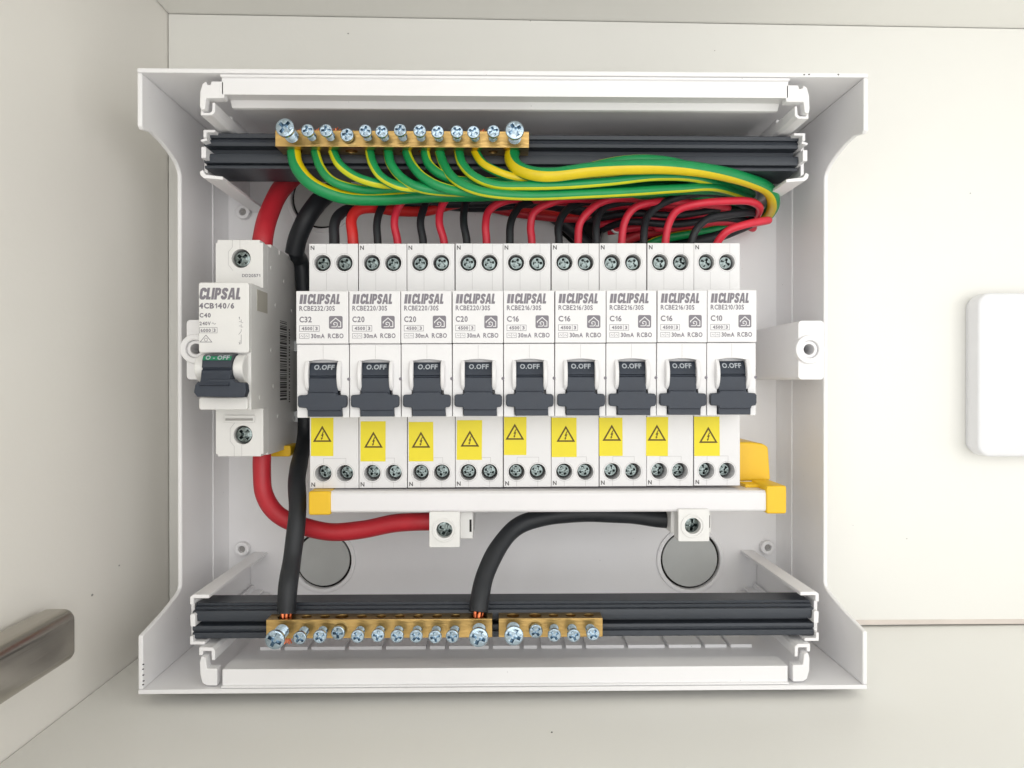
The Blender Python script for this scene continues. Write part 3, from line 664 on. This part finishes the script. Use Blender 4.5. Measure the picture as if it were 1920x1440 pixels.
# ------------------------------------------------------------------ comb busbar, end stop, connectors
ux0, ux1 = P(620, 940, 283).x, P(1437, 940, 283).x
cb = empty('comb_busbar', (18, 290, -48.6), 'white comb busbar with yellow end caps running under the row of breakers', 'busbar')
b = BM(); prism(b, [(283, -40.9), (283.0, -48.2), (286, -48.6), (299, -48.6), (299, -40.5), (284, -40.5)], ux0 - 1, ux1 + 1, 'x'); obj('bar_cover', b, 'gloss', cb, bevel=1.3, seg=4)
for a, c in ((578, 620), (1437, 1475)):
    xa, xb = P(a, 940, 282.4).x, P(c, 940, 282.4).x
    b = BM(); prism(b, rrect(xa, xb, -49.0, -40.25 if a < 900 else -38.6, .8, 3), 282.3, 300, 'y'); obj('end_cap', b, 'cap', cb, bevel=1.0, seg=3)
b = BM(); prism(b, [(P(1398, 905, 291).x, 291), (P(1440, 905, 291).x, 291), (P(1440, 905, 291).x, 300), (P(1398, 905, 291).x, 300)], -40.45, -39.3, 'z'); obj('tab', b, 'cap', cb)
h = empty('end_stop', (100, 310, -40), 'yellow end stop block beside the last breaker above the busbar', 'end stop')
b = BM(); q = PL([(1384, 903), (1445, 901), (1441, 838), (1430, 832), (1405, 829), (1384, 829)], 302); prism(b, q, 302, 330, 'y'); obj('stop_body', b, 'cap', h, bevel=.9, seg=3)
for nm, lab, a, c, y0, y1, sxx, syy in (('tunnel_connector', 'white screw connector on the end of the thick red cable', 805, 862, 960, 1026, 833, 994),
                              ('tunnel_connector', 'white screw connector on the end of the curved black cable', 1272, 1330, 955, 1015, 1299, 986)):
    D = 281
    xa, za = Pz(a, y0, D); xb, zb = Pz(c, y1, D); sX, sZ = Pz(sxx, syy, D)
    t = empty(nm, ((xa + xb) / 2, D, zb), lab, 'connector', 'white screw connectors under the busbar')
    b = BM(); prism(b, rrect(xa, xb, zb, za, .4, 2), D, D + 7, 'y', [circ(sX, sZ, 2.95, 32)]); obj('front_block', b, 'oldbreaker', t, bevel=.25)
    b = BM(); prism(b, circ(sX, sZ, 4.4, 36), D - .35, D + .1, 'y', [circ(sX, sZ, 3.7, 36)]); obj('ring', b, 'oldbreaker', t, bevel=.15)
    e0, e1 = (.3, 4.6) if a < 900 else (1.2, 2.6)
    b = BM(); box(b, xa - e0, xb + e1, D + 7.02, 316, zb + 1.5, za + 1); obj('rear_block', b, 'oldbreaker', t, bevel=.5)
    b = BM(); box(b, xb + e1 - 1.3, xb + e1 - .5, D + 6.9, D + 7.3, (za + zb) / 2 - 2.2, (za + zb) / 2 + 2.4); obj('slot', b, 'dark', t)
    b = BM(); lathe(b, [(2.9, D + 6.1), (2.9, D + 6.9)], (sX, 0, sZ)); obj('hole_shade_disc', b, 'hole', t)  # shade behind the connector screw, painted as a grey disc
    put('terminal_screw', ME_termb, (sX, D + 5.8, sZ), t, random.uniform(0, 1.5), (.05, .08))

# ------------------------------------------------------------------ cables
def cable(name, pts, r, mats, label, group, stripe=None, twist=0, phase=0, core=None, wob=.01, seg=16):
    w_ = [P(*p) for p in pts]
    for q in w_[2:-1]: q += Vector((random.uniform(-1, 1), random.uniform(-.6, .6), random.uniform(-1, 1))) * .22
    b = BM(); tube(b, w_, r, seg, stripe, twist, phase, wob=wob)
    o = obj(name, b, mats, None, smooth=60); tag(o, label, 'cable', group)
    if core:
        b = BM(); e = w_[0] if core > 0 else w_[-1]; e2 = w_[1] if core > 0 else w_[-2]
        d = (e - e2).normalized()
        nst = 5
        for k in range(nst):
            a = 2 * math.pi * k / nst; off = Vector((math.cos(a), math.sin(a), 0)) * r * .45
            tube(b, [e - d * .5 + off, e + d * 1.2 + off * .9, e + d * 2.6 + off * .6], r * .2, 6, per=3)
        obj('copper_core', b, 'copper', o, smooth=60)
    return o
cable('mains_cable', [(575, 318, 338), (552, 330, 328), (524, 358, 318), (503, 405, 309), (494, 445, 304), (490, 480, 304)], 3.9, 'redd', 'thick red cable from behind the top carrier down to the C40 main breaker', 'thick mains cables')
cable('mains_cable', [(492, 840, 304), (491, 880, 304), (495, 925, 303), (519, 962, 301), (560, 984, 300), (618, 998, 299), (680, 993, 298), (740, 982, 296), (795, 978, 294), (830, 978, 294)], 3.45, 'redd', 'thick red cable looping from the main breaker to the white connector', 'thick mains cables')
cable('mains_cable', [(640, 345, 336), (606, 366, 326), (588, 390, 323), (572, 415, 322), (557, 450, 324), (556, 476, 329), (568, 505, 335), (573, 640, 334), (573, 760, 333), (571, 822, 330), (562, 862, 316), (556, 900, 300), (557, 960, 289), (549, 1040, 283), (541, 1100, 276), (537, 1149, 274)], 3.35, 'cblack',
      'thick black cable behind the main breaker down to the bottom brass bar', 'thick mains cables', core=-1, wob=.02)
cable('mains_cable', [(897, 1148, 274), (900, 1120, 276), (911, 1075, 281), (935, 1025, 288), (970, 987, 294), (1015, 971, 297), (1080, 964, 299), (1170, 966, 299), (1240, 972, 297), (1285, 975, 297)], 3.35, 'cblack',
      'thick black cable curving from the bottom brass bar to the right connector', 'thick mains cables', core=1, wob=.02)
G = 'green and yellow earth cables on the top brass bar'
ST = {'thin': [0, 1, 2], 'wide': [15, 0, 1, 2, 3, 4]}
earth = [
 ([(551, 284, 286), (556, 310, 285), (577, 338, 284), (610, 358, 285), (655, 370, 288), (720, 372, 293), (800, 368, 298), (900, 366, 302), (1050, 362, 306), (1200, 362, 312), (1330, 366, 318), (1420, 385, 330)], 2.55, 4.75, [0, 1, 2]),
 ([(591, 284, 286), (600, 312, 284), (618, 335, 283), (648, 350, 284), (690, 356, 288), (740, 355, 293), (820, 356, 299), (950, 358, 303), (1150, 354, 308), (1330, 356, 316), (1420, 382, 330)], 1.68, 4.5, [0, 1, 2]),
 ([(624, 284, 286), (636, 308, 283), (660, 328, 282), (690, 341, 282), (725, 346, 285), (780, 348, 291), (880, 350, 297), (1050, 350, 302), (1250, 345, 309), (1400, 362, 326)], 1.68, 0.15, [0, 1, 2]),
 ([(693, 284, 286), (699, 308, 283), (716, 332, 281), (748, 349, 281), (790, 355, 284), (850, 356, 291), (960, 356, 297), (1100, 355, 302), (1280, 350, 308), (1400, 366, 326)], 1.68, 0.45, [0, 1]),
 ([(728, 284, 286), (733, 308, 283), (752, 333, 281), (786, 351, 280), (830, 359, 283), (900, 361, 290), (1010, 360, 296), (1180, 356, 301), (1330, 353, 310), (1405, 368, 326)], 1.72, 1.1, [0, 1]),
 ([(762, 284, 286), (772, 308, 283), (794, 332, 280), (830, 350, 279), (872, 359, 281), (930, 363, 286), (1040, 366, 292), (1180, 362, 298), (1330, 356, 308), (1405, 370, 326)], 1.72, 5, [0, 1]),
 ([(797, 284, 286), (803, 306, 284), (822, 326, 282), (856, 338, 282), (900, 342, 284), (980, 341, 288), (1060, 326, 286), (1140, 306, 284), (1205, 299, 285), (1270, 307, 287), (1350, 330, 300), (1410, 365, 326)], 1.72, 4.6, [0, 1, 2]),
 ([(824, 284, 286), (832, 308, 283), (850, 334, 279), (884, 354, 277), (930, 363, 277), (1000, 367, 279), (1090, 365, 281), (1180, 359, 284), (1270, 353, 290), (1340, 352, 300), (1405, 372, 324)], 1.72, 1.1, [0, 1]),
 ([(860, 284, 286), (867, 308, 282), (890, 332, 279), (930, 347, 278), (985, 350, 278), (1060, 347, 279), (1140, 340, 281), (1230, 331, 285), (1310, 336, 293), (1400, 364, 322)], 1.72, 0.75, [0, 1]),
 ([(891, 284, 286), (905, 306, 282), (932, 322, 280), (968, 332, 280), (1020, 338, 281), (1090, 337, 283), (1180, 331, 286), (1290, 334, 294), (1400, 360, 322)], 1.68, -0.35, [0, 1, 2, 3]),
 ([(961, 284, 286), (960, 300, 283), (972, 316, 279), (1000, 327, 277), (1040, 328, 276), (1110, 318, 276), (1190, 312, 277), (1270, 314, 280), (1340, 323, 286), (1400, 337, 294), (1438, 355, 302), (1450, 378, 312), (1440, 400, 326), (1420, 412, 340)], 2.65, 0.3, [0, 1, 2, 3]),
]
eo = ['first', 'second', 'third', 'fourth', 'fifth', 'sixth', 'seventh', 'eighth', 'ninth', 'tenth', 'eleventh']
for i, (pts, r, ph, st) in enumerate(earth):
    lab = {0: 'thick green and yellow cable at the left end of the top brass bar', 10: 'thick green and yellow cable at the right end, yellow side facing out'}.get(i, 'green and yellow cable, %s from the left along the top brass bar' % eo[i])
    cable('earth_cable', pts, r, ['green', 'yellow' if i in (0, 9, 10) else 'lime'], lab, G, stripe=st, phase=ph, twist=.011 if i == 10 else random.uniform(-.004, .004), core=1)
def tip(parent, px, py, D, a):
    b = BM(); p = P(px, py, D)
    for k in range(4):
        q = p + Vector(((k - 1.5) * .4, .2 * (k % 2), 0)); tube(b, [q - Vector((0, 0, 1.5)), q, q + Vector((a * (k - 1), -.3, 1.0 + .3 * (k % 3)))], .22, 6, per=3)
    obj('copper_tip', b, 'copper', parent, smooth=60)
E = [o for o in col.objects if o.name.startswith('earth_cable')]
for o, px, py, a in ((E[0], 560, 250, .5), (E[1], 595, 249, .4), (E[2], 630, 247, .6), (E[9], 905, 250, .3)): tip(o, px, py, 285.5, a)
NC = [o for o in col.objects if o.name.startswith('mains_cable')]
b = BM(); tube(b, [P(*q) for q in ((645, 342, 337), (608, 368, 327), (588, 390, 323), (572, 415, 322), (558, 448, 324), (552, 476, 326))], 3.9, 20, phase=.3)
obj('outer_sheath', b, 'cblack', NC[2], smooth=60)
b = BM()
for k in range(5):
    q = P(533 + 2.6 * k, 1195, 273.5); tube(b, [q, q + Vector((.1 * (k - 2), 0, -1)), q + Vector((.35 * (k - 2), -.3, -2.0 - .25 * (k % 2)))], .24, 6, per=3)
obj('copper_tip', b, 'copper', NC[2], smooth=60)
red = [
 [(664, 480, 303), (661, 440, 303), (660, 412, 304), (672, 394, 306), (700, 389, 310), (745, 396, 316), (800, 396, 322), (850, 384, 326), (900, 378, 330)],
 [(747, 480, 303), (745, 450, 303), (740, 420, 303), (744, 392, 304), (762, 372, 305), (800, 364, 310), (900, 370, 318)],
 [(834, 480, 303), (832, 450, 303), (824, 418, 303), (828, 390, 304), (842, 370, 306), (880, 362, 312), (980, 372, 320)],
 [(913, 480, 303), (912, 450, 303), (910, 420, 303), (917, 396, 304), (938, 380, 306), (980, 374, 312), (1080, 380, 322)],
 [(998, 480, 303), (997, 450, 303), (994, 424, 303), (1002, 398, 303), (1030, 382, 305), (1075, 374, 310), (1180, 378, 320)],
 [(1084, 480, 303), (1084, 450, 303), (1087, 422, 303), (1100, 398, 303), (1128, 380, 305), (1170, 372, 310), (1260, 380, 322)],
 [(1166, 480, 303), (1166, 450, 303), (1172, 415, 303), (1188, 390, 303), (1220, 380, 305), (1260, 378, 312), (1360, 388, 322)],
 [(1248, 480, 303), (1248, 450, 303), (1254, 418, 302), (1272, 394, 300), (1310, 382, 298), (1360, 377, 300), (1405, 377, 304), (1424, 388, 310), (1420, 404, 320)],
 [(1338, 480, 303), (1345, 455, 302), (1366, 433, 300), (1400, 420, 300), (1432, 413, 303), (1440, 414, 310), (1410, 420, 330)],
]
tail = lambda k, y: [(1300 + 8 * k, y, 326), (1385, y + 8, 330), (1405, y + 18, 338), (1370, y + 24, 350)]
for i, p in enumerate(red):
    pts = p + (tail(i, 380 + i * 3) if 0 < i < 7 else [(1050, 395, 333), (1180, 404, 338), (1240, 400, 350)] if i == 0 else [])
    cable('active_cable', pts, 2.15 if i == 0 else 1.52, 'orangered' if i == 0 else 'red', 'red cable entering the top of the %s breaker from the left' % ordn[i], 'red cables into the row of breakers')
blk = [
 [(627, 480, 303), (627, 450, 303), (627, 420, 304), (638, 400, 307), (668, 388, 313), (720, 384, 322)],
 [(709, 480, 303), (708, 450, 303), (706, 420, 304), (714, 392, 307), (730, 374, 312), (780, 368, 320)],
 [(794, 480, 303), (793, 450, 303), (789, 420, 304), (792, 395, 307), (804, 376, 312), (850, 370, 320)],
 [(875, 480, 303), (875, 450, 303), (870, 420, 304), (870, 394, 307), (880, 374, 312), (930, 372, 322)],
 [(956, 480, 303), (956, 450, 303), (958, 422, 304), (966, 400, 307), (985, 382, 312), (1050, 376, 322)],
 [(1048, 480, 303), (1048, 450, 303), (1048, 425, 304), (1056, 402, 307), (1080, 384, 312), (1140, 378, 322)],
 [(1119, 480, 303), (1118, 450, 303), (1117, 425, 304), (1124, 402, 307), (1145, 384, 312), (1210, 378, 322)],
 [(1207, 480, 303), (1207, 450, 303), (1209, 425, 304), (1215, 404, 306), (1240, 382, 308), (1290, 367, 310), (1350, 366, 316)],
 [(1294, 480, 303), (1297, 452, 303), (1308, 428, 303), (1328, 410, 305), (1360, 402, 308), (1405, 399, 314)],
]
for i, p in enumerate(blk):
    pts = p + (tail(i + 1, 372 + i * 3) if i < 7 else [(1420, 402, 325), (1400, 408, 345)])
    cable('neutral_cable', pts, 2.05 if i == 0 else 1.52, 'cblack', 'black cable entering the top of the %s breaker from the left' % ordn[i], 'black cables into the row of breakers')
# sheathed supply cables lying behind, out of the entry hole
cable('supply_cable', [(870, 372, 336), (930, 392, 335), (1000, 404, 335), (1080, 409, 335), (1160, 404, 334), (1250, 420, 334), (1350, 420, 334), (1400, 408, 345)], 2.0, 'redd', 'dull red cable lying at the back behind the breaker cables', 'supply cables at the back')
cable('supply_cable', [(900, 372, 339), (1000, 388, 339), (1060, 420, 339), (1110, 470, 340)], 3.2, 'cblack', 'thick black cable at the back dropping behind the sixth breaker', 'supply cables at the back')
cable('supply_cable', [(1180, 480, 338), (1230, 452, 336), (1300, 438, 334), (1360, 426, 332), (1405, 408, 336)], 1.9, ['green', 'yellow'], 'green cable at the back low above the last three breakers', 'supply cables at the back', stripe=[12, 13])
cable('supply_cable', [(1140, 470, 342), (1200, 440, 339), (1290, 428, 337), (1380, 414, 337), (1400, 400, 346)], 2.4, 'redd', 'dark red cable at the back under the bundle on the right', 'supply cables at the back')
cable('supply_cable', [(1240, 480, 340), (1290, 458, 335), (1350, 440, 332), (1400, 420, 330), (1425, 408, 335)], 2.6, 'cblack', 'thick black cable at the back right above the last breaker', 'supply cables at the back')
cable('supply_cable', [(700, 384, 334), (800, 380, 332), (900, 384, 332), (1000, 378, 330), (1100, 392, 332), (1220, 396, 334), (1330, 392, 334), (1400, 400, 340)], 3.0, 'cblack', 'thick black cable running along the back under the green bundle', 'supply cables at the back')
for k, (y, d, rr) in enumerate(((383, 329, 1.5), (391, 331, 1.5), (408, 329, 1.5), (420, 331, 1.7))):
    cable('supply_cable', [(1080 + 20 * k, y + 14, d + 6), (1160 + 20 * k, y + 4, d), (1240, y + 8 * (k % 2), d - 2), (1320, y - 3, d - 3), (1385, y - 2, d), (1412, y + 8, d + 5), (1400, min(y + 22, 416), d + 11)], rr, 'red',
          'thin red cable deep at the back right, %s from the top in the tangle' % eo[k], 'supply cables at the back')
for k, (y, d, rr) in enumerate(((398, 327, 1.5), (414, 327, 1.5))):
    cable('supply_cable', [(1100 + 30 * k, y + 16, d + 8), (1180, y + 2, d), (1270, y + 6, d - 2), (1350, y - 6, d - 2), (1400, y, d + 3), (1408, min(y + 14, 416), d + 10)], rr, 'cblack',
          'thin black cable deep at the back right, %s of the tangle' % ('upper one', 'lower one')[k], 'supply cables at the back')
t = empty('conduit', (0, 340, 60), 'grey conduit end with a white rim at the back behind the seventh breaker', 'conduit')
v = P(1150, 428, 341); b = BM(); tube(b, [P(1140, 470, 343), P(1150, 435, 341), P(1165, 395, 341)], 5, 20); obj('pipe', b, 'knock', t, smooth=60)
b = BM(); v = P(1157, 425, 335); prism(b, circ(v.x, v.z, 3.2, 24), 333.5, 336, 'y', [circ(v.x, v.z, 2.5, 24)]); obj('rim', b, 'shell', t)
